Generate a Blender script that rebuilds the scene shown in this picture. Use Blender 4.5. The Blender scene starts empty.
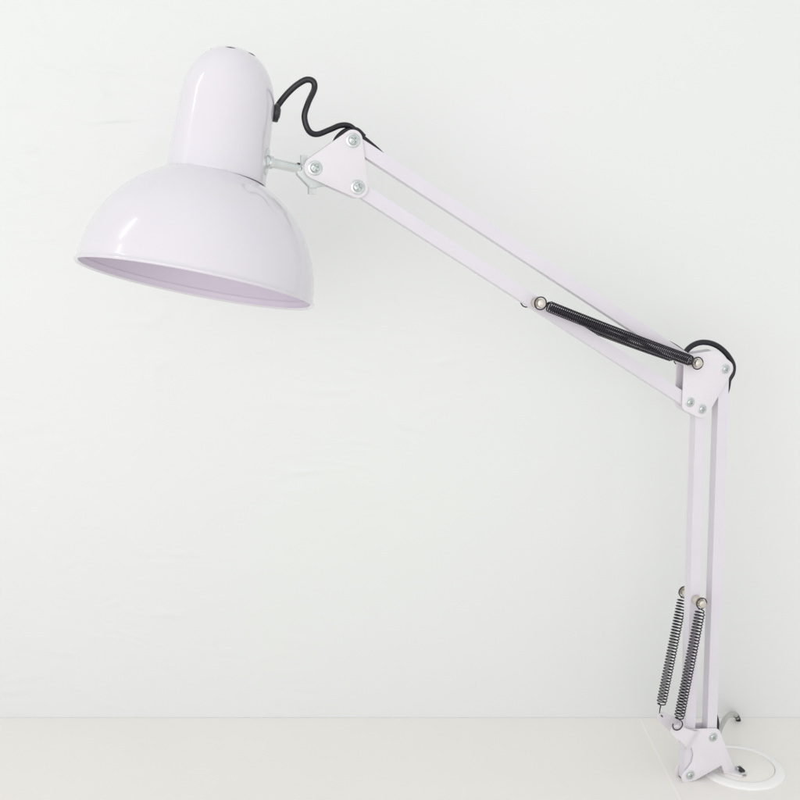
import bpy, bmesh, math, random
from mathutils import Vector, Matrix, noise
random.seed(4)
scene = bpy.context.scene
COL = scene.collection
PI = math.pi

# ------------------------------------------------------------------ camera
cam_data = bpy.data.cameras.new('camera')
cam_data.sensor_width = 36.0
cam_data.lens = 36.0 * 990.0 / 800.0
cam_data.clip_start = 0.02
cam_data.clip_end = 50.0
cam = bpy.data.objects.new('camera', cam_data)
cam.location = (0, 0, 0.53)
cam.rotation_euler = (math.radians(90 - 9.462), 0, 0)
COL.objects.link(cam)
scene.camera = cam

# ------------------------------------------------------------------ world: the pale room around the desk
world = bpy.data.worlds.new('World')
scene.world = world
world.use_nodes = True
wt = world.node_tree
bg = wt.nodes['Background']
tc = wt.nodes.new('ShaderNodeTexCoord')
sx = wt.nodes.new('ShaderNodeVectorMath'); sx.operation = 'DOT_PRODUCT'; sx.inputs[1].default_value = (0.8, 0.6, 0.0)
wt.links.new(tc.outputs['Generated'], sx.inputs[0])
rp = wt.nodes.new('ShaderNodeValToRGB')          # bright to the left, cooler and dimmer to the right
rp.color_ramp.elements[0].position = 0.0
rp.color_ramp.elements[0].color = (1.05, 1.055, 1.06, 1)
rp.color_ramp.elements[1].position = 1.0
rp.color_ramp.elements[1].color = (0.86, 0.90, 0.925, 1)
e_ = rp.color_ramp.elements.new(0.40); e_.color = (1.02, 1.02, 1.02, 1)
e_ = rp.color_ramp.elements.new(0.75); e_.color = (0.84, 0.87, 0.89, 1)
mr = wt.nodes.new('ShaderNodeMapRange')
mr.inputs['From Min'].default_value = -1; mr.inputs['From Max'].default_value = 1
wt.links.new(sx.outputs['Value'], mr.inputs['Value'])
wt.links.new(mr.outputs[0], rp.inputs['Fac'])
wt.links.new(rp.outputs['Color'], bg.inputs['Color'])
bg.inputs['Strength'].default_value = 0.94

# ------------------------------------------------------------------ area lights: soft light and unseen highlight strips
def area(name, loc, target, sx_, sy_, power, color=(1, 1, 1)):
    d = bpy.data.lights.new(name, 'AREA')
    d.shape = 'RECTANGLE'; d.size = sx_; d.size_y = sy_
    d.energy = power; d.color = color
    o = bpy.data.objects.new(name, d); COL.objects.link(o)
    o.location = loc
    o.rotation_euler = (Vector(target) - Vector(loc)).to_track_quat('-Z', 'Y').to_euler()
    return o
area('soft_light', (-0.45, -1.5, 0.50), (0.40, 1.0, -0.05), 2.8, 1.6, 18.0, (1.0, 0.985, 0.96))
for lx, ly, lz, lh, le in ((-1.75, 0.38, 1.95, 0.80, 2.6), (-1.70, 0.22, 1.25, 0.28, 0.7), (1.5, -0.9, 0.36, 0.22, 0.35), (1.25, -1.2, 0.30, 0.12, 0.2)):  # unseen strips: left ones give enamel streaks, right pair added for small glints
    d = bpy.data.lights.new('highlight_strip', 'AREA')
    d.shape = 'RECTANGLE'; d.size = 0.03; d.size_y = lh; d.energy = le
    o = bpy.data.objects.new('highlight_strip', d); COL.objects.link(o)
    o.location = (lx, ly, lz)
    dx, dy = -0.15 - lx, 0.75 - ly
    o.rotation_euler = (math.radians(90), 0, math.atan2(dy, dx) - math.radians(90))

scene.view_settings.view_transform = 'Standard'
scene.view_settings.look = 'None'
scene.view_settings.exposure = 0.04
scene.view_settings.gamma = 1.0
scene.render.engine = 'CYCLES'
scene.cycles.max_bounces = 10
scene.cycles.diffuse_bounces = 6

# ------------------------------------------------------------------ materials
def mat(name, base, rough=0.4, metal=0.0, var=0.0, vscale=20.0, bump=0.0, bscale=60.0, coat=0.0, spec=0.5, rvar=0.0):
    m = bpy.data.materials.new(name); m.use_nodes = True
    nt = m.node_tree; b = nt.nodes['Principled BSDF']
    b.inputs['Roughness'].default_value = rough
    b.inputs['Metallic'].default_value = metal
    b.inputs['Specular IOR Level'].default_value = spec
    if coat:
        b.inputs['Coat Weight'].default_value = coat
        b.inputs['Coat Roughness'].default_value = 0.04
    t = nt.nodes.new('ShaderNodeTexCoord')
    n = nt.nodes.new('ShaderNodeTexNoise'); n.inputs['Scale'].default_value = vscale; n.inputs['Detail'].default_value = 5
    nt.links.new(t.outputs['Object'], n.inputs['Vector'])
    r = nt.nodes.new('ShaderNodeValToRGB')
    lo = tuple(max(0, c * (1 - var)) for c in base); hi = tuple(min(1, c * (1 + var * 0.4)) for c in base)
    r.color_ramp.elements[0].position = 0.3; r.color_ramp.elements[0].color = (*lo, 1)
    r.color_ramp.elements[1].position = 0.7; r.color_ramp.elements[1].color = (*hi, 1)
    nt.links.new(n.outputs['Fac'], r.inputs['Fac'])
    nt.links.new(r.outputs['Color'], b.inputs['Base Color'])
    if rvar:
        m2 = nt.nodes.new('ShaderNodeMapRange')
        m2.inputs['To Min'].default_value = rough - rvar; m2.inputs['To Max'].default_value = rough + rvar
        nt.links.new(n.outputs['Fac'], m2.inputs['Value']); nt.links.new(m2.outputs[0], b.inputs['Roughness'])
    if bump:
        n2 = nt.nodes.new('ShaderNodeTexNoise'); n2.inputs['Scale'].default_value = bscale; n2.inputs['Detail'].default_value = 3
        nt.links.new(t.outputs['Object'], n2.inputs['Vector'])
        bp = nt.nodes.new('ShaderNodeBump'); bp.inputs['Strength'].default_value = bump; bp.inputs['Distance'].default_value = 0.001
        nt.links.new(n2.outputs['Fac'], bp.inputs['Height'])
        nt.links.new(bp.outputs[0], b.inputs['Normal'])
        if coat: nt.links.new(bp.outputs[0], b.inputs['Coat Normal'])
    return m

PAINT = (0.685, 0.657, 0.705)
M_SHADE = mat('glossy_lilac_white_enamel', PAINT, 0.16, var=0.015, vscale=15, bump=0.10, bscale=35, coat=0.6)
M_INNER = mat('inner_enamel', (0.69, 0.63, 0.725), 0.4, var=0.02, vscale=20)
M_BAR = mat('satin_lilac_white_paint', (0.70, 0.665, 0.72), 0.38, var=0.02, vscale=40, bump=0.12, bscale=250)
M_PLATE = mat('plate_paint', (0.73, 0.70, 0.735), 0.33, var=0.015, vscale=60, bump=0.12, bscale=200)
M_CHROME = mat('zinc_plated_steel', (0.74, 0.77, 0.76), 0.24, metal=0.85, var=0.08, vscale=150, rvar=0.06)
M_DULL = mat('dull_zinc', (0.60, 0.63, 0.62), 0.5, metal=0.55, var=0.12, vscale=200, rvar=0.08)
M_SCREW = mat('screw_zinc', (0.62, 0.66, 0.65), 0.3, metal=0.8, var=0.15, vscale=300, rvar=0.1)
M_PIN = mat('nickel_pin', (0.70, 0.66, 0.58), 0.26, metal=0.8, var=0.1, vscale=200)
M_SPRING = mat('dark_spring_steel', (0.05, 0.045, 0.058), 0.16, metal=0.9, var=0.2, vscale=100)
M_CABLE = mat('black_cable_rubber', (0.010, 0.008, 0.014), 0.14, var=0.2, vscale=80, spec=0.45)
M_SHEEN = mat('grey_cable_sheen', (0.46, 0.46, 0.44), 0.5, var=0.12, vscale=90)  # sheen on the black cable, put into the colour
M_DARK = mat('dark_recess', (0.02, 0.018, 0.02), 0.6)
M_RUBBER = mat('black_rubber', (0.022, 0.022, 0.03), 0.35, var=0.2, vscale=90)
M_DESK = mat('cream_laminate', (0.85, 0.828, 0.79), 0.42, var=0.014, vscale=7, bump=0.05, bscale=400)
M_SEAM = mat('seam_glint', (0.88, 0.87, 0.85), 0.35, var=0.01)  # paler than the laminate: painted light of the joint's bevels
M_GROM = mat('white_plastic', (0.86, 0.86, 0.85), 0.3, var=0.01, vscale=30)
M_LID = mat('ivory_plastic_lid', (0.855, 0.835, 0.795), 0.42, var=0.02, vscale=40, bump=0.15, bscale=500)

def wall_material():
    m = bpy.data.materials.new('white_film_on_wall'); m.use_nodes = True
    nt = m.node_tree; b = nt.nodes['Principled BSDF']; L = nt.links
    b.inputs['Roughness'].default_value = 0.36
    b.inputs['Specular IOR Level'].default_value = 0.35
    t = nt.nodes.new('ShaderNodeTexCoord')
    n = nt.nodes.new('ShaderNodeTexNoise'); n.inputs['Scale'].default_value = 2.6; n.inputs['Detail'].default_value = 3
    L.new(t.outputs['Object'], n.inputs['Vector'])
    r = nt.nodes.new('ShaderNodeValToRGB')
    r.color_ramp.elements[0].position = 0.35; r.color_ramp.elements[0].color = (0.726, 0.744, 0.728, 1)
    r.color_ramp.elements[1].position = 0.65; r.color_ramp.elements[1].color = (0.736, 0.744, 0.742, 1)
    L.new(n.outputs['Fac'], r.inputs['Fac']); L.new(r.outputs['Color'], b.inputs['Base Color'])
    # wrinkles of the film: two sets of stretched, warped ridges, only here and there
    mp = nt.nodes.new('ShaderNodeMapping'); mp.inputs['Rotation'].default_value = (0, math.radians(24), 0); mp.inputs['Scale'].default_value = (4.0, 1, 8.0)
    L.new(t.outputs['Object'], mp.inputs['Vector'])
    a = nt.nodes.new('ShaderNodeTexNoise'); a.inputs['Scale'].default_value = 3.0; a.inputs['Detail'].default_value = 7; a.inputs['Distortion'].default_value = 1.8
    a.noise_type = 'RIDGED_MULTIFRACTAL'
    L.new(mp.outputs[0], a.inputs['Vector'])
    n3 = nt.nodes.new('ShaderNodeTexNoise'); n3.inputs['Scale'].default_value = 3.4; n3.inputs['Detail'].default_value = 2
    L.new(t.outputs['Object'], n3.inputs['Vector'])
    mk = nt.nodes.new('ShaderNodeMapRange'); mk.inputs['From Min'].default_value = 0.42; mk.inputs['From Max'].default_value = 0.72
    L.new(n3.outputs['Fac'], mk.inputs['Value'])
    sp_ = nt.nodes.new('ShaderNodeSeparateXYZ'); L.new(t.outputs['Object'], sp_.inputs[0])
    mx = nt.nodes.new('ShaderNodeMapRange'); mx.inputs['From Min'].default_value = 0.15; mx.inputs['From Max'].default_value = -0.40
    mx.inputs['To Min'].default_value = 0.25; mx.inputs['To Max'].default_value = 1.5
    L.new(sp_.outputs['X'], mx.inputs['Value'])
    m0 = nt.nodes.new('ShaderNodeMath'); m0.operation = 'MULTIPLY'
    L.new(mk.outputs[0], m0.inputs[0]); L.new(mx.outputs[0], m0.inputs[1])
    mu = nt.nodes.new('ShaderNodeMath'); mu.operation = 'MULTIPLY'
    L.new(a.outputs['Fac'], mu.inputs[0]); L.new(m0.outputs[0], mu.inputs[1])
    n4 = nt.nodes.new('ShaderNodeTexNoise'); n4.inputs['Scale'].default_value = 0.9; n4.inputs['Detail'].default_value = 2
    L.new(mp.outputs[0], n4.inputs['Vector'])
    ad = nt.nodes.new('ShaderNodeMath'); ad.operation = 'ADD'
    L.new(mu.outputs[0], ad.inputs[0]); L.new(n4.outputs['Fac'], ad.inputs[1])
    bp = nt.nodes.new('ShaderNodeBump'); bp.inputs['Strength'].default_value = 0.5; bp.inputs['Distance'].default_value = 0.004
    L.new(ad.outputs[0], bp.inputs['Height']); L.new(bp.outputs[0], b.inputs['Normal'])
    return m
M_WALL = wall_material()

# ------------------------------------------------------------------ mesh helpers (all lengths in millimetres)
MM = 0.001
def obj(name, bm, m, parent=None, smooth=True, angle=35, label=None):
    me = bpy.data.meshes.new(name)
    bmesh.ops.recalc_face_normals(bm, faces=bm.faces)
    bm.to_mesh(me); bm.free()
    ms = m if isinstance(m, (list, tuple)) else [m]
    for x in ms: me.materials.append(x)
    if smooth:
        me.shade_smooth()
        try: me.set_sharp_from_angle(angle=math.radians(angle))
        except Exception: pass
    o = bpy.data.objects.new(name, me); COL.objects.link(o)
    if parent: o.parent = parent
    if label: o['label'] = label
    return o

def V(*a): return Vector(a) * MM

def bevel(bm, w, seg=2, ang=40):
    ed = [e for e in bm.edges if len(e.link_faces) == 2 and e.calc_face_angle(0) > math.radians(ang)]
    if ed: bmesh.ops.bevel(bm, geom=ed, offset=w * MM, segments=seg, profile=0.5, affect='EDGES', clamp_overlap=True)

def add_box(bm, lo, hi, mtx=None, mi=0):
    vs = [bm.verts.new(V(x, y, z)) for x in (lo[0], hi[0]) for y in (lo[1], hi[1]) for z in (lo[2], hi[2])]
    if mtx is not None:
        for v in vs: v.co = mtx @ v.co
    for f in ((0,1,3,2),(4,6,7,5),(0,4,5,1),(2,3,7,6),(0,2,6,4),(1,5,7,3)):
        fc = bm.faces.new([vs[i] for i in f]); fc.material_index = mi
    return vs

def bar_bm(p, q, w, y0, y1, ext0, ext1, bev=0.9, seg=3):
    """square tube in the arm's plane from pivot p to pivot q (u, z)"""
    bm = bmesh.new()
    d = Vector((q[0]-p[0], q[1]-p[1])); L = d.length; d.normalize(); nn = Vector((-d.y, d.x))
    P = Vector(p) - d*ext0; Q = Vector(q) + d*ext1
    vs = []
    for c in (P, Q):
        for s, y in ((-1, y0), (1, y0), (1, y1), (-1, y1)):
            k = c + nn*(s*w/2); vs.append(bm.verts.new(V(k.x, y, k.y)))
    for f in ((0,1,2,3),(7,6,5,4),(0,4,5,1),(1,5,6,2),(2,6,7,3),(3,7,4,0)): bm.faces.new([vs[i] for i in f])
    bevel(bm, bev, seg)
    return bm

def fillet(pts, seg=7):
    """closed outline; pts = (x, z, radius)"""
    out = []; n = len(pts)
    for i in range(n):
        p = Vector(pts[i][:2]); r = pts[i][2]
        a = Vector(pts[i-1][:2]); b = Vector(pts[(i+1) % n][:2])
        da = (a-p); db = (b-p); la, lb = da.length, db.length
        da.normalize(); db.normalize()
        ang = da.angle(db)
        if r <= 0 or ang > PI - 0.02: out.append(p); continue
        t = min(r/math.tan(ang/2), la*0.49, lb*0.49); r = t*math.tan(ang/2)
        c = p + (da+db).normalized() * (r/math.sin(ang/2))
        s = p + da*t - c; e = p + db*t - c
        th = s.angle_signed(e)
        a0 = math.atan2(s.y, s.x); a1 = math.atan2(e.y, e.x)
        dd = (a1-a0+PI) % (2*PI) - PI
        for k in range(seg+1):
            x = a0 + dd*k/seg; out.append(c + Vector((math.cos(x), math.sin(x)))*r)
    return out

def hull(circles, seg=28):
    P = sorted({(round(x+r*math.cos(2*PI*k/seg), 4), round(z+r*math.sin(2*PI*k/seg), 4)) for x, z, r in circles for k in range(seg)})
    def half(ps):
        h = []
        for p in ps:
            while len(h) > 1 and (h[-1][0]-h[-2][0])*(p[1]-h[-2][1])-(h[-1][1]-h[-2][1])*(p[0]-h[-2][0]) <= 1e-6: h.pop()
            h.append(p)
        return h
    a = half(P); b = half(P[::-1])
    return [Vector(p) for p in a[:-1]+b[:-1]]

def plate_bm(outline, y0, y1, bev=0.45):
    bm = bmesh.new()
    a = [bm.verts.new(V(p.x, y0, p.y)) for p in outline]; b = [bm.verts.new(V(p.x, y1, p.y)) for p in outline]
    n = len(a)
    bm.faces.new(a); bm.faces.new(b[::-1])
    for i in range(n): bm.faces.new([a[i], b[i], b[(i+1) % n], a[(i+1) % n]])
    bmesh.ops.recalc_face_normals(bm, faces=bm.faces)
    bevel(bm, bev, 2, 60)
    return bm

def spline(pts, n=10):
    P = [Vector(p) for p in pts]; out = []
    P = [P[0]*2-P[1]] + P + [P[-1]*2-P[-2]]
    for i in range(1, len(P)-2):
        p0, p1, p2, p3 = P[i-1:i+3]
        for k in range(n):
            t = k/n
            out.append(0.5*((2*p1)+(-p0+p2)*t+(2*p0-5*p1+4*p2-p3)*t*t+(-p0+3*p1-3*p2+p3)*t**3))
    out.append(P[-2]); return out

def sweep(bm, pts, r, sides=8, cap=True, squash=1.0, mi=0):
    """tube along a polyline (mm); r may be a list"""
    pts = [Vector(p) for p in pts]; n = len(pts)
    T = [(pts[min(i+1, n-1)] - pts[max(i-1, 0)]).normalized() for i in range(n)]
    ref = Vector((0, 1, 0)) if abs(T[0].y) < 0.9 else Vector((1, 0, 0))
    N = (ref - T[0]*ref.dot(T[0])).normalized()
    rings = []
    for i in range(n):
        N = (N - T[i]*N.dot(T[i])).normalized(); B = T[i].cross(N)
        rr = r[i] if isinstance(r, (list, tuple)) else r
        rings.append([bm.verts.new((pts[i] + N*(rr*squash*math.cos(2*PI*k/sides)) + B*(rr*math.sin(2*PI*k/sides)))*MM) for k in range(sides)])
    for i in range(n-1):
        for k in range(sides):
            f = bm.faces.new([rings[i][k], rings[i][(k+1) % sides], rings[i+1][(k+1) % sides], rings[i+1][k]]); f.material_index = mi
    if cap:
        bm.faces.new(rings[0][::-1]); bm.faces.new(rings[-1])

def lathe(bm, prof, origin, axis, seg=48, closed=False, mi=0):
    """revolve prof [(r, h)] round axis through origin; r=0 ends collapse to a point"""
    ax = Vector(axis).normalized(); O = Vector(origin)
    ref = Vector((0, 1, 0)) if abs(ax.y) < 0.9 else Vector((1, 0, 0))
    X = (ref - ax*ref.dot(ax)).normalized(); Y = ax.cross(X)
    rings = []
    for r, h in prof:
        if r < 1e-6: rings.append([bm.verts.new((O+ax*h)*MM)])
        else: rings.append([bm.verts.new((O+ax*h+X*(r*math.cos(2*PI*k/seg))+Y*(r*math.sin(2*PI*k/seg)))*MM) for k in range(seg)])
    m = len(rings)
    for i in range(m if closed else m-1):
        a, b = rings[i], rings[(i+1) % m]
        for k in range(seg):
            k2 = (k+1) % seg
            if len(a) == 1 and len(b) == 1: continue
            if len(a) == 1: f = bm.faces.new([a[0], b[k2], b[k]])
            elif len(b) == 1: f = bm.faces.new([a[k], a[k2], b[0]])
            else: f = bm.faces.new([a[k], a[k2], b[k2], b[k]])
            f.material_index = mi

def screw_mesh(name, R=4.3, washer=6.4):
    """pan head with a cross recess on a flat washer, facing -y"""
    bm = bmesh.new()
    lathe(bm, [(0, 0), (washer, 0), (washer, 0.45), (washer-0.4, 0.7), (R-0.4, 0.7)], (0, 0, 0), (0, -1, 0), 40)
    N = 26; g = {}
    for i in range(N+1):
        for j in range(N+1):
            a, b = -1+2*i/N, -1+2*j/N
            x = a*math.sqrt(1-b*b/2); z = b*math.sqrt(1-a*a/2); r2 = min(1, x*x+z*z)
            h = 0.7 + 1.9*(1-r2**1.6)**0.5 if r2 < 1 else 0.7
            c, s = math.cos(0.5), math.sin(0.5); xr, zr = c*x-s*z, s*x+c*z
            if (abs(xr) < 0.13 and abs(zr) < 0.58) or (abs(zr) < 0.13 and abs(xr) < 0.58): h -= 1.3
            g[i, j] = bm.verts.new(V(x*R, -h, z*R))
    for i in range(N):
        for j in range(N): bm.faces.new([g[i, j], g[i+1, j], g[i+1, j+1], g[i, j+1]])
    me = bpy.data.meshes.new(name); bmesh.ops.recalc_face_normals(bm, faces=bm.faces); bm.to_mesh(me); bm.free()
    me.materials.append(M_SCREW); me.shade_smooth()
    try: me.set_sharp_from_angle(angle=math.radians(40))
    except Exception: pass
    return me

# ------------------------------------------------------------------ setting: wall
bm = bmesh.new()
YW = 1.0288
add_box(bm, (-4000, YW*1000, -760), (4000, YW*1000+100, 2600))
wall = obj('wall', bm, M_WALL, smooth=False); wall['kind'] = 'structure'

# ------------------------------------------------------------------ desk
def empty(name, loc, rz=0, label=None, cat=None, parent=None):
    o = bpy.data.objects.new(name, None); COL.objects.link(o)
    o.location = loc; o.rotation_euler = (0, 0, rz); o.empty_display_size = 0.05
    if label: o['label'] = label
    if cat: o['category'] = cat
    return o
SEAM = 266.7
desk = empty('desk', (0.0, 0.65, 0.0), 0, 'cream white laminate desk surface with a fine joint line running to the wall', 'desk')
bm = bmesh.new(); add_box(bm, (-1300, -850, -28), (SEAM-1.4, 378.4, 0)); bevel(bm, 0.5, 2)
obj('desktop_panel', bm, M_DESK, desk)
bm = bmesh.new(); add_box(bm, (SEAM+1.4, -850, -28), (1500, 378.4, 0)); bevel(bm, 0.5, 2)
obj('desktop_panel', bm, M_DESK, desk)
bm = bmesh.new(); add_box(bm, (SEAM-1.35, -849, -27), (SEAM+1.35, 378.3, -0.1))  # filler strip added so the joint reads as bevels catching light
obj('joint_glint_strip', bm, M_SEAM, desk, smooth=False)

# ------------------------------------------------------------------ cable grommet in the desk
grom = empty('desk_grommet', (0.343, 0.926, 0.0), 0, 'round white plastic cable grommet set in the desk beside the lamp foot', 'cable grommet')
bm = bmesh.new()
lathe(bm, [(35.0, -6), (43.3, -0.5), (43.6, 0.3), (43.2, 1.1), (41.5, 1.9), (38.5, 2.7), (35.6, 3.2), (34.2, 3.2), (33.8, 2.8), (33.8, -6)], (0, 0, 0), (0, 0, 1), 128, closed=True)
obj('outer_ring', bm, M_GROM, grom, angle=50)
bm = bmesh.new()
lathe(bm, [(0, 2.5), (32.6, 2.5), (33.3, 2.2), (33.5, 1.6), (33.5, -5), (0, -5)], (0, 0, 0), (0, 0, 1), 128)
obj('lid', bm, M_LID, grom, angle=50)

# ------------------------------------------------------------------ the lamp
lamp = empty('desk_lamp', (0.28486, 0.89754, 0.0), math.atan(0.26),
             'lilac white swing arm desk lamp with glossy dome shade, black springs and black cable', 'desk lamp')

# pivots measured in the arm's plane: (u, z)
EL, EB, ER, ET = (-20.3, 379.2), (-7.6, 372.3), (14.4, 408.7), (-20.0, 415.6)
HT, HB, HL = (-333.1, 604.6), (-329.5, 568.0), (-364.1, 582.5)
BL, BR = (-0.3, 7.6), (22.8, 44.4)
W = 10.4
YB0, YB1 = 2.0, 12.0            # tube depth
# parallel tubes of both arms
obj('upper_arm_tube', bar_bm(HT, ET, 11.0, YB0, YB1, 4, 4), M_BAR, lamp)
obj('upper_arm_tube', bar_bm(HB, EL, 11.0, YB0, YB1, 4, 5), M_BAR, lamp)
lt = obj('lower_arm_tube', bar_bm(EB, BL, W, YB0, YB1, 4, 6.2), M_BAR, lamp)
obj('lower_arm_tube', bar_bm(ER, BR, W, YB0, YB1, 4, 4), M_BAR, lamp)
obj('dark_tube_end', bar_bm((-0.2, 1.2), (-0.2, 0.5), W-0.2, YB0+0.2, YB1-0.2, 0, 0, 0.1, 1), M_DARK, lt)  # thin dark slab at the bottom of the left tube

SC = screw_mesh('pan_head_screw')
def put_screw(parent, u, z, y, rot=0.0, s=1.0, back=False):
    o = bpy.data.objects.new('screw', SC); COL.objects.link(o); o.parent = parent
    o.location = V(u, y, z); o.rotation_euler = (0, rot, PI if back else 0); o.scale = (s, s, s)
    return o

# head joint: two triangular plates
HH = [(HT[0], HT[1]+0.4, 8.0), (HB[0]+0.3, HB[1], 8.6), (HL[0], HL[1], 8.8)]
pf = obj('joint_plate', plate_bm(hull(HH), 0, 1.4), M_PLATE, lamp)
for i, p in enumerate((HT, HB, HL)): put_screw(pf, p[0], p[1], 0.02, (0.3, 1.4, 0.8)[i], 0.92)
pb = obj('joint_plate', plate_bm(hull(HH), 12.6, 14.0), M_PLATE, lamp)
for p in (HT, HB, HL): put_screw(pb, p[0], p[1], 13.98, 0.5, 0.92, True)

# elbow joint
EE = [(-26.3, 421.0, 2.0), (2.0, 418.5, 7.6), (ER[0], ER[1], 8.2), (EB[0], EB[1], 8.4), (-20.6, 377.6, 7.6)]
pf = obj('joint_plate', plate_bm(hull(EE), 0, 1.4), M_PLATE, lamp)
for i, p in enumerate((EL, EB, ER)): put_screw(pf, p[0], p[1], 0.02, (0.2, 1.0, 0.6)[i], 0.70)
pb = obj('joint_plate', plate_bm(hull(EE), 12.6, 14.0), M_PLATE, lamp)
for p in (EL, EB, ER): put_screw(pb, p[0], p[1], 13.98, 0.5, 0.80, True)

# base joint: two cranked plates with outward lugs, and the foot between them
BASE = [(-10.2, 7.0, 6), (-3.6, 14.5, 4), (1.0, 20, 10), (2.4, 28.5, 5), (0, 36, 2), (-9.5, 56.4, 1.5), (29.0, 52.8, 8.5), (49.6, 6.0, 2.0), (48.6, 2.6, 0.6),
        (38.0, 2.6, 1.5), (34.2, 12.5, 0.8), (5.5, 0.6, 5), (-7.5, -0.6, 6)]
def base_plate(y0, y1, lug_y, back):
    p = obj('base_plate', plate_bm(fillet(BASE), y0, y1), M_PLATE, lamp)
    put_screw(p, BL[0], BL[1], (y1-0.02) if back else 0.02, 0.7, 0.74, back)
    put_screw(p, BR[0], BR[1], (y1-0.02) if back else 0.02, 0.2, 0.74, back)
    # lug: a band that steps outward from the plate towards the spring hook
    bm = bmesh.new(); st = []
    axis = Vector((0.84, -0.54)); per = Vector((0.54, 0.84)); c0 = Vector((-21.9, 60.6))
    for k in range(9):                              # round nose
        a = PI/2*(1 - k/8)
        st.append((c0 - axis*(5.6*math.sin(a)), 5.6*math.cos(a)+0.02, 5.6*math.cos(a)+0.02, 1.0))
    for s, hu, hl, y in ((6, 5.9, 6.2, 1), (12, 6.6, 7.2, 1), (16, 7.2, 8.2, 1), (20, 8.0, 9.6, .97), (22.5, 8.5, 10.8, .75), (25, 8.9, 12.0, .4), (27.5, 9.2, 12.8, .12), (31, 8.6, 10.6, -0.02)):
        st.append((c0 + axis*s, hu, hl, y))
    base_y = (y0 - 0.02) if not back else (y1 + 0.02)
    rows = []
    th = 1.3 if not back else -1.3
    for c, hu, hl, y in st:
        yy = base_y + (lug_y - base_y)*y
        rows.append([[bm.verts.new(V((c + per*(hu*(1-q) - hl*q)).x, yy + dy, (c + per*(hu*(1-q) - hl*q)).y)) for q in (0, .33, .66, 1)] for dy in (0, th)])
    for i in range(len(rows)-1):
        for j in range(3):
            for L in (0, 1): bm.faces.new([rows[i][L][j], rows[i][L][j+1], rows[i+1][L][j+1], rows[i+1][L][j]])
        for j in (0, 3): bm.faces.new([rows[i][0][j], rows[i][1][j], rows[i+1][1][j], rows[i+1][0][j]])
    for i in (0, -1):
        for j in range(3): bm.faces.new([rows[i][0][j], rows[i][0][j+1], rows[i][1][j+1], rows[i][1][j]])
    bevel(bm, 0.3, 1, 50)
    obj('spring_lug', bm, M_PLATE, p, angle=50)
    return p
base_plate(0, 1.4, -6.5, False)
base_plate(12.6, 14.0, 20.5, True)
def slab(outline, z0, z1, bev=0.6):
    bm = bmesh.new()
    a = [bm.verts.new(V(p.x, p.y, z0)) for p in outline]; b = [bm.verts.new(V(p.x, p.y, z1)) for p in outline]; n = len(a)
    bm.faces.new(a); bm.faces.new(b[::-1])
    for i in range(n): bm.faces.new([a[i], b[i], b[(i+1) % n], a[(i+1) % n]])
    bmesh.ops.recalc_face_normals(bm, faces=bm.faces); bevel(bm, bev, 2, 60); return bm
bm = bmesh.new(); add_box(bm, (37.5, 1.6, 2.6), (47.6, 12.4, 11.0)); bevel(bm, 1.2, 3)
lathe(bm, [(0, -24), (5.8, -24), (6.0, 3), (0, 3)], (43, 7, 0), (0, 0, 1), 32)
obj('foot_block', bm, M_PLATE, lamp)
obj('foot_flange', slab(fillet([(36.5, 14, 2), (38.5, 4.5, 6), (44, -4.5, 8), (51.5, -10.8, 1.5), (57.5, 1, 4), (48, 16, 4)]), 2.55, 4.9), M_PLATE, lamp)
bm = bmesh.new(); add_box(bm, (50.9, -8.6, 4.95), (57.9, 0.2, 6.2)); add_box(bm, (56.6, -8.4, 2.6), (57.8, 0.0, 4.9)); add_box(bm, (51.0, 0.3, 4.95), (57.7, 1.4, 9.0)); add_box(bm, (50.9, -3.4, 6.25), (52.0, 0.25, 8.6)); bevel(bm, 0.3, 1)
fb = obj('foot_bracket', bm, M_CHROME, lamp)
bm = bmesh.new(); add_box(bm, (52.1, -5.6, 6.22), (57.2, 0.25, 7.4)); bevel(bm, 0.4, 2)
obj('bracket_slot', bm, M_DARK, fb)

# spring pins through the tubes
def pin(u, z, y0, y1, r=2.0, cap_r=3.7, collar=None):
    bm = bmesh.new()
    lathe(bm, [(0, y0-1.6), (cap_r*0.6, y0-1.5), (cap_r*0.93, y0-1.0), (cap_r, y0-0.2), (cap_r, y0+1.0), (r, y0+1.3), (r, y1-1.3), (cap_r, y1-1.0), (cap_r, y1+0.4), (cap_r*.6, y1+1.4), (0, y1+1.5)], (u, 0, z), (0, 1, 0), 32)
    o = obj('spring_pin', bm, M_PIN, lamp)
    if collar:
        for a, b in collar:
            bm = bmesh.new(); lathe(bm, [(r+.05, a), (4.3, a), (4.5, a+.4), (4.5, b-.4), (4.3, b), (r+.05, b)], (u, 0, z), (0, 1, 0), 32)
            obj('collar', bm, M_PIN, o)
pin(-173.0, 472.6, -11, 25, collar=((-5.5, 1.8), (12.2, 19.5)))
pin(-20.1, 416.2, -11, 25, collar=((-5, -0.1), (14.1, 19)))
pin(-3.2, 187.8, -11, 25, collar=((-5.5, 1.8), (12.2, 19.5)))

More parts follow.
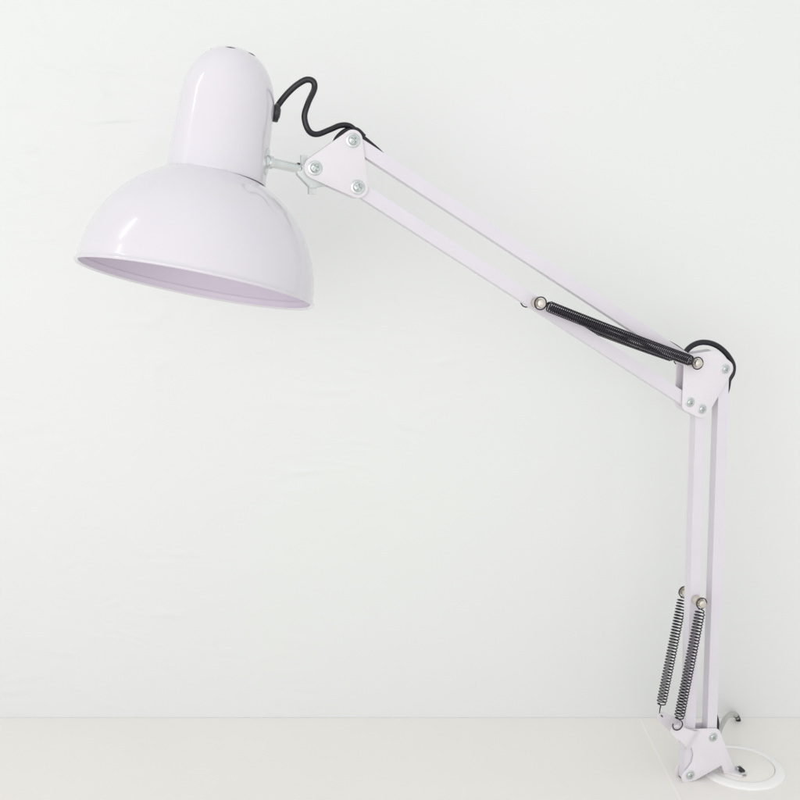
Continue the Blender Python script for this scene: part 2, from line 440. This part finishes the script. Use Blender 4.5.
# springs
def helix(P, Q, R, turns, per=14, taper=0.6, sag=0.0, uneven=0.0):
    P = Vector(P); Q = Vector(Q); ax = (Q-P); L = ax.length; ax.normalize()
    X = (Vector((0, 1, 0)) - ax*ax.y).normalized(); Y = ax.cross(X); out = []
    n = int(turns*per)
    for i in range(n+1):
        t = i/n; a = 2*PI*i/per
        tt = t + uneven*math.sin(2*PI*t)*0.5
        rr = R*min(1, 0.72 + min(t, 1-t)*turns*0.28/1.0)
        out.append(P + ax*(L*tt) + (X*math.cos(a)+Y*math.sin(a))*rr + Vector((0, 0, -sag*4*t*(1-t))))
    return out
def ring(c, r, start, sweep_a, n=22, tilt=0.0):
    out = []
    for i in range(n+1):
        a = start + sweep_a*i/n
        out.append(Vector(c) + Vector((r*math.cos(a), tilt*(i/n-.5), r*math.sin(a))))
    return out
def spring(A, B, R, turns, wire, rA, rB, openB=False, hookB=False, sag=0.0, uneven=0.0, bodyA=1.2, bodyB=1.2):
    A = Vector(A); B = Vector(B); d = (B-A).normalized()
    bm = bmesh.new()
    P = A + d*(rA+bodyA); Q = B - d*(rB+bodyB)
    hx = helix(P, Q, R, turns, sag=sag, uneven=uneven)
    ang = math.atan2(d.z, d.x)
    ra = ring(A, rA, ang+0.15, 2*PI-0.3)
    sweep(bm, hx, wire, 6)
    sweep(bm, ra + [P + (hx[0]-P)*0.4, hx[0]], wire, 6)
    if hookB:
        sweep(bm, [hx[-1], Q + d*1.5 + Vector((0, 0, 0)), B + Vector((-0.5, -1, 3.0)), B + Vector((-0.5, -0.5, -2.5)), B + Vector((0.5, -5, -4.0))], wire*1.1, 6)
    else:
        rb = ring(B, rB, ang+PI-0.15, -(2*PI - (1.5 if openB else 0.3)))
        sweep(bm, [hx[-1], Q + (hx[-1]-Q)*0.4] + rb, wire, 6)
    obj('spring', bm, M_SPRING, lamp, angle=80)
spring((-173.0, -9, 472.6), (-20.1, -9, 416.2), 4.6, 78, 0.58, 5.4, 5.4, sag=0.6, bodyA=1.5)
spring((-173.0, 23, 472.6), (-20.1, 23, 416.2), 4.6, 78, 0.58, 5.4, 5.4, sag=1.4, bodyB=1.5)
spring((-3.2, -9, 187.8), (-21.6, -8, 67.0), 4.5, 36, 0.58, 5.2, 5.2, openB=True, uneven=0.0)
spring((-3.2, 23, 187.8), (-23.8, 22, 67.0), 4.5, 36, 0.58, 5.2, 5.2, hookB=True, uneven=0.0)

# ------------------------------------------------------------------ head: shade, housing, swivel rod
CR = Vector((-459.9, -7.0, 491.5))
def axis(tu, ty): return Vector((math.tan(math.radians(tu)), math.tan(math.radians(ty)), 1)).normalized()
AS = axis(12.6, 8.1)
AH = axis(10.9, 7.6)
R0 = 91.0
prof = [(R0-1.6, 1.0), (R0-0.4, 0.0), (R0+0.9, -0.5), (R0+1.7, 0.3), (R0+1.6, 1.3), (R0+0.5, 2.0)]
for k in range(1, 30):
    h = 2.0 + (86-2.0)*k/29
    x = h/93.0
    prof.append((R0*math.sqrt(max(0, 1-x*x))+0.3, h))
prof.append((33, 86.5))
inner = []
for k in range(29, 0, -1):
    h = 2.0 + (84-2.0)*k/29; x = h/91.2
    inner.append(((R0-1.5)*math.sqrt(max(0, 1-x*x)), h))
bm = bmesh.new()
lathe(bm, prof, CR, AS, 128, mi=0)
lathe(bm, [(33, 86.5), (33, 84.2)] + inner + [(R0-1.6, 7.2), (R0-2.2, 6.0), (R0-1.6, 4.8), (R0-1.6, 1.0)], CR, AS, 128, mi=1)
shade = obj('lamp_shade', bm, [M_SHADE, M_INNER], lamp, angle=60)

# housing axis meets the shade axis at its crown
base_c = CR + AS*83.0
bm = bmesh.new()
hp = [(36.6, 2.8), (38.0, 1.6), (38.8, 1.25), (39.1, 1.7), (38.9, 3.4)]
for k in range(1, 9): hp.append((38.9 - 2.3*k/8, 3.4 + 54.6*k/8))
cap_h0, cap_h = 58, 46
for k in range(1, 25):
    a = PI/2*k/24
    hp.append((36.6*math.cos(a)**0.86 if k < 24 else 0, cap_h0 + cap_h*math.sin(a)))
HBASE = base_c
lathe(bm, hp, HBASE, AH, 128)
hous = obj('lamp_housing', bm, M_SHADE, lamp, angle=60)
# vent slots near the top of the dome
XH = (Vector((1, 0, 0)) - AH*AH.x).normalized(); YH = AH.cross(XH)   # XH right, YH back
def on_dome(a, phi, lift=0.0):
    r = 36.6*math.cos(a)**0.86; h = cap_h0 + cap_h*math.sin(a)
    return HBASE + AH*h + (XH*math.cos(phi)+YH*math.sin(phi))*(r+lift*math.cos(a)) + AH*(lift*math.sin(a))
for phi in (-104, -50, 10, 70, 130, 190):
    bm = bmesh.new(); ph = math.radians(phi); a0 = math.radians(62)
    pts = [on_dome(a0, ph + dp, -0.25) for dp in (-0.2, -0.1, 0, 0.1, 0.2)]
    sweep(bm, pts, [0.35, 0.6, 0.7, 0.6, 0.35], 8, squash=1.0)
    obj('vent_slot', bm, M_DARK, hous)
# cable grommet on the housing
def side_pt(h, r, phi): return HBASE + AH*h + (XH*math.cos(phi)+YH*math.sin(phi))*r
gphi = math.radians(-2)
g0 = side_pt(62, 36.0, gphi); gd = (XH*math.cos(gphi)+YH*math.sin(gphi)).normalized()
bm = bmesh.new()
lathe(bm, [(0, -1), (6.0, -1), (6.0, 0.6), (7.0, 0.8), (7.3, 1.3), (7.3, 3.6), (6.8, 4.6), (4.2, 5.0), (3.4, 5.6), (0, 5.6)], g0, gd, 40)
obj('strain_relief', bm, M_RUBBER, hous)
# socket inside the shade
bm = bmesh.new()
lathe(bm, [(0, 46), (19, 46), (20, 47), (20, 84), (0, 84)], CR, AS, 48)
obj('bulb_socket', bm, M_INNER, shade)
# swivel rod with curved washer plate
p0 = side_pt(20, 37.9, math.radians(-20)); p1 = Vector((HL[0]-10.5, 7, HL[1]-0.5))
rd = (p1-p0).normalized()
bm = bmesh.new()
lathe(bm, [(0, -2), (4.1, -2), (4.1, 1), (5.1, 1.2), (5.2, 4.2), (4.0, 5.0), (3.9, (p1-p0).length-3.2), (4.5, (p1-p0).length-3.0), (4.5, (p1-p0).length-0.5), (0, (p1-p0).length-0.5)], p0, rd, 32)
rod = obj('swivel_rod', bm, M_CHROME, lamp)
bm = bmesh.new()
n1, n2 = 9, 13; grid = {}
for L, rr in ((0, 38.6), (1, 39.5)):
    for i in range(n1):
        for j in range(n2):
            s, t = -1+2*i/(n1-1), -1+2*j/(n2-1)
            x = s*math.sqrt(1-t*t/2); z = t*math.sqrt(1-s*s/2)
            grid[L, i, j] = bm.verts.new(side_pt(20+z*10.5, rr-0.036*(20+z*10.5-3), math.radians(-20)+x*7.5/38)*MM)
for i in range(n1-1):
    for j in range(n2-1):
        for L in (0, 1): bm.faces.new([grid[L, i, j], grid[L, i+1, j], grid[L, i+1, j+1], grid[L, i, j+1]])
bd = [(i, 0) for i in range(n1)] + [(n1-1, j) for j in range(1, n2)] + [(i, n2-1) for i in range(n1-2, -1, -1)] + [(0, j) for j in range(n2-2, 0, -1)]
for k in range(len(bd)):
    a, b = bd[k], bd[(k+1) % len(bd)]
    bm.faces.new([grid[0, a[0], a[1]], grid[0, b[0], b[1]], grid[1, b[0], b[1]], grid[1, a[0], a[1]]])
obj('washer_plate', bm, M_CHROME, rod)
# clamp bracket and wing nut between the triangular plates
clamp = hull([(-374, 579.6, 4.2), (-366.0, 570.0, 3.2), (-354, 573, 4), (HL[0], HL[1], 7.0)])
cl = obj('clamp_bracket', plate_bm(clamp, 2.4, 4.0, 0.3), M_DULL, lamp)
obj('clamp_bracket', plate_bm(clamp, 10.0, 11.6, 0.3), M_DULL, lamp)
bm = bmesh.new()
add_box(bm, (-368.5, 3.6, 562.5), (-362.5, 10.4, 572)); bevel(bm, 0.7, 2)
obj('clamp_nut', bm, M_DULL, cl)
bm = bmesh.new()
add_box(bm, (-374.3, 4.4, 582.0), (-369.2, 9.6, 592.8)); bevel(bm, 1.0, 2)
obj('clamp_tab', bm, M_DULL, cl)
bm = bmesh.new()
lathe(bm, [(0, 0), (1.9, 0), (2.1, 1), (1.9, 3.2), (0, 3.6)], (-376.6, 5.5, 583.2), (-0.1, -0.3, 1), 20)
obj('set_screw', bm, M_DARK, rod)

# ------------------------------------------------------------------ cable
bm = bmesh.new()
gs = g0 + gd*5.8
path = [(-391.5, 12, 630.3), (-387.0, 12, 636.2), (-381.5, 11, 642.2), (-375.3, 9, 647.4), (-368.6, 7, 650.8), (-363.6, 5.5, 649.3), (-363.0, 5, 643.5), (-368.3, 4, 632.5), (-371.3, 4, 622.0), (-368.2, 4, 611.8), (-361.4, 5, 609.0),
        (-350.5, 6, 613.0), (-341.5, 7, 616.6), (-333.8, 7, 616.0), (-326.5, 7, 609.6), (-319.0, 7, 604.0), (-311.5, 7, 598.2), (-304, 7, 591), (-296, 7, 583)]
sp = spline(path, 12)
rr = [2.45]*len(sp)
for i in range(len(sp)): 
    if i > len(sp)-50: rr[i] = 2.45 - 0.35*min(1, (i-(len(sp)-50))/20)
sweep(bm, sp, rr, 14, squash=0.8)
obj('power_cable', bm, M_CABLE, lamp, angle=80)
bm = bmesh.new()
sweep(bm, spline([(-346.5, 7.5, 601.0), (-344.0, 7.5, 606.5), (-337.5, 7.5, 612.0), (-329.0, 7.5, 613.2), (-322.5, 7.2, 607.8)], 8), 2.6, 12, squash=0.8)
# over the elbow
obj('power_cable', bm, M_CABLE, lamp, angle=80)
bm = bmesh.new()
sweep(bm, spline([(-52, 7, 432), (-44, 7, 434.2), (-36.0, 7, 431.2), (-27.5, 7, 426.0), (-20, 7, 420), (-12, 7, 412)], 8), 2.1, 12, squash=0.8)
obj('power_cable', bm, M_CABLE, lamp, angle=80)
bm = bmesh.new()
sp = spline([(-26.5, 7, 418.0), (-23.2, 7, 424.6), (-17.6, 7, 429.8), (-9.5, 7, 432.8), (-0.5, 7, 432.6), (8.5, 7, 429.6), (16.5, 7, 424.2), (22.6, 7, 417.8), (26.8, 7, 410.6), (26.6, 7, 403.2), (23.2, 7, 397.0), (22.0, 7, 389.0), (18, 7, 378)], 10)
sweep(bm, sp, [2.6 if i > 25 else 2.6 for i in range(len(sp))], 14, squash=0.8)
# out of the lower tube beside the base
obj('power_cable', bm, M_CABLE, lamp, angle=80)
bm = bmesh.new()
sweep(bm, spline([(22.5, 8, 76), (26.0, 8, 68), (29.8, 8, 61), (31.6, 8, 54), (32.0, 8, 46), (33.6, 7, 39.5), (36.4, 6, 35), (36.6, 6, 30), (31, 7, 20)], 8), 2.4, 12, squash=0.9)
obj('power_cable', bm, M_CABLE, lamp, angle=80)
# cable running over the back desk edge, its bright sheen painted as grey
bm = bmesh.new()
Mi = Matrix.Rotation(-math.atan(0.26), 3, 'Z')
def wl(x, y, z): return Mi @ (Vector((x, y, z)) - Vector((284.86, 897.54, 0)))
sp = spline([(32.0, 6.2, 37.5), (41.0, 17.5, 38.6), (58.5, 38.7, 34.0), (77.0, 59.7, 28.5), (96.5, 80.5, 19.5), (109.5, 92.6, 11.5), (115.5, 96.8, 5.0)], 10)
sweep(bm, sp, 2.7, 14, squash=0.9)
shn = obj('sheen_cable', bm, M_SHEEN, lamp, angle=80)
bm = bmesh.new()
sweep(bm, spline([(112.3, 94.6, 8.6), (115.6, 96.9, 4.9), (118.0, 98.2, 0.5), (119, 98.8, -6)], 6), 2.85, 12, squash=0.9)  # dark tip painted for the shaded gap behind the desk
obj('dark_gap_tip', bm, M_CABLE, shn)
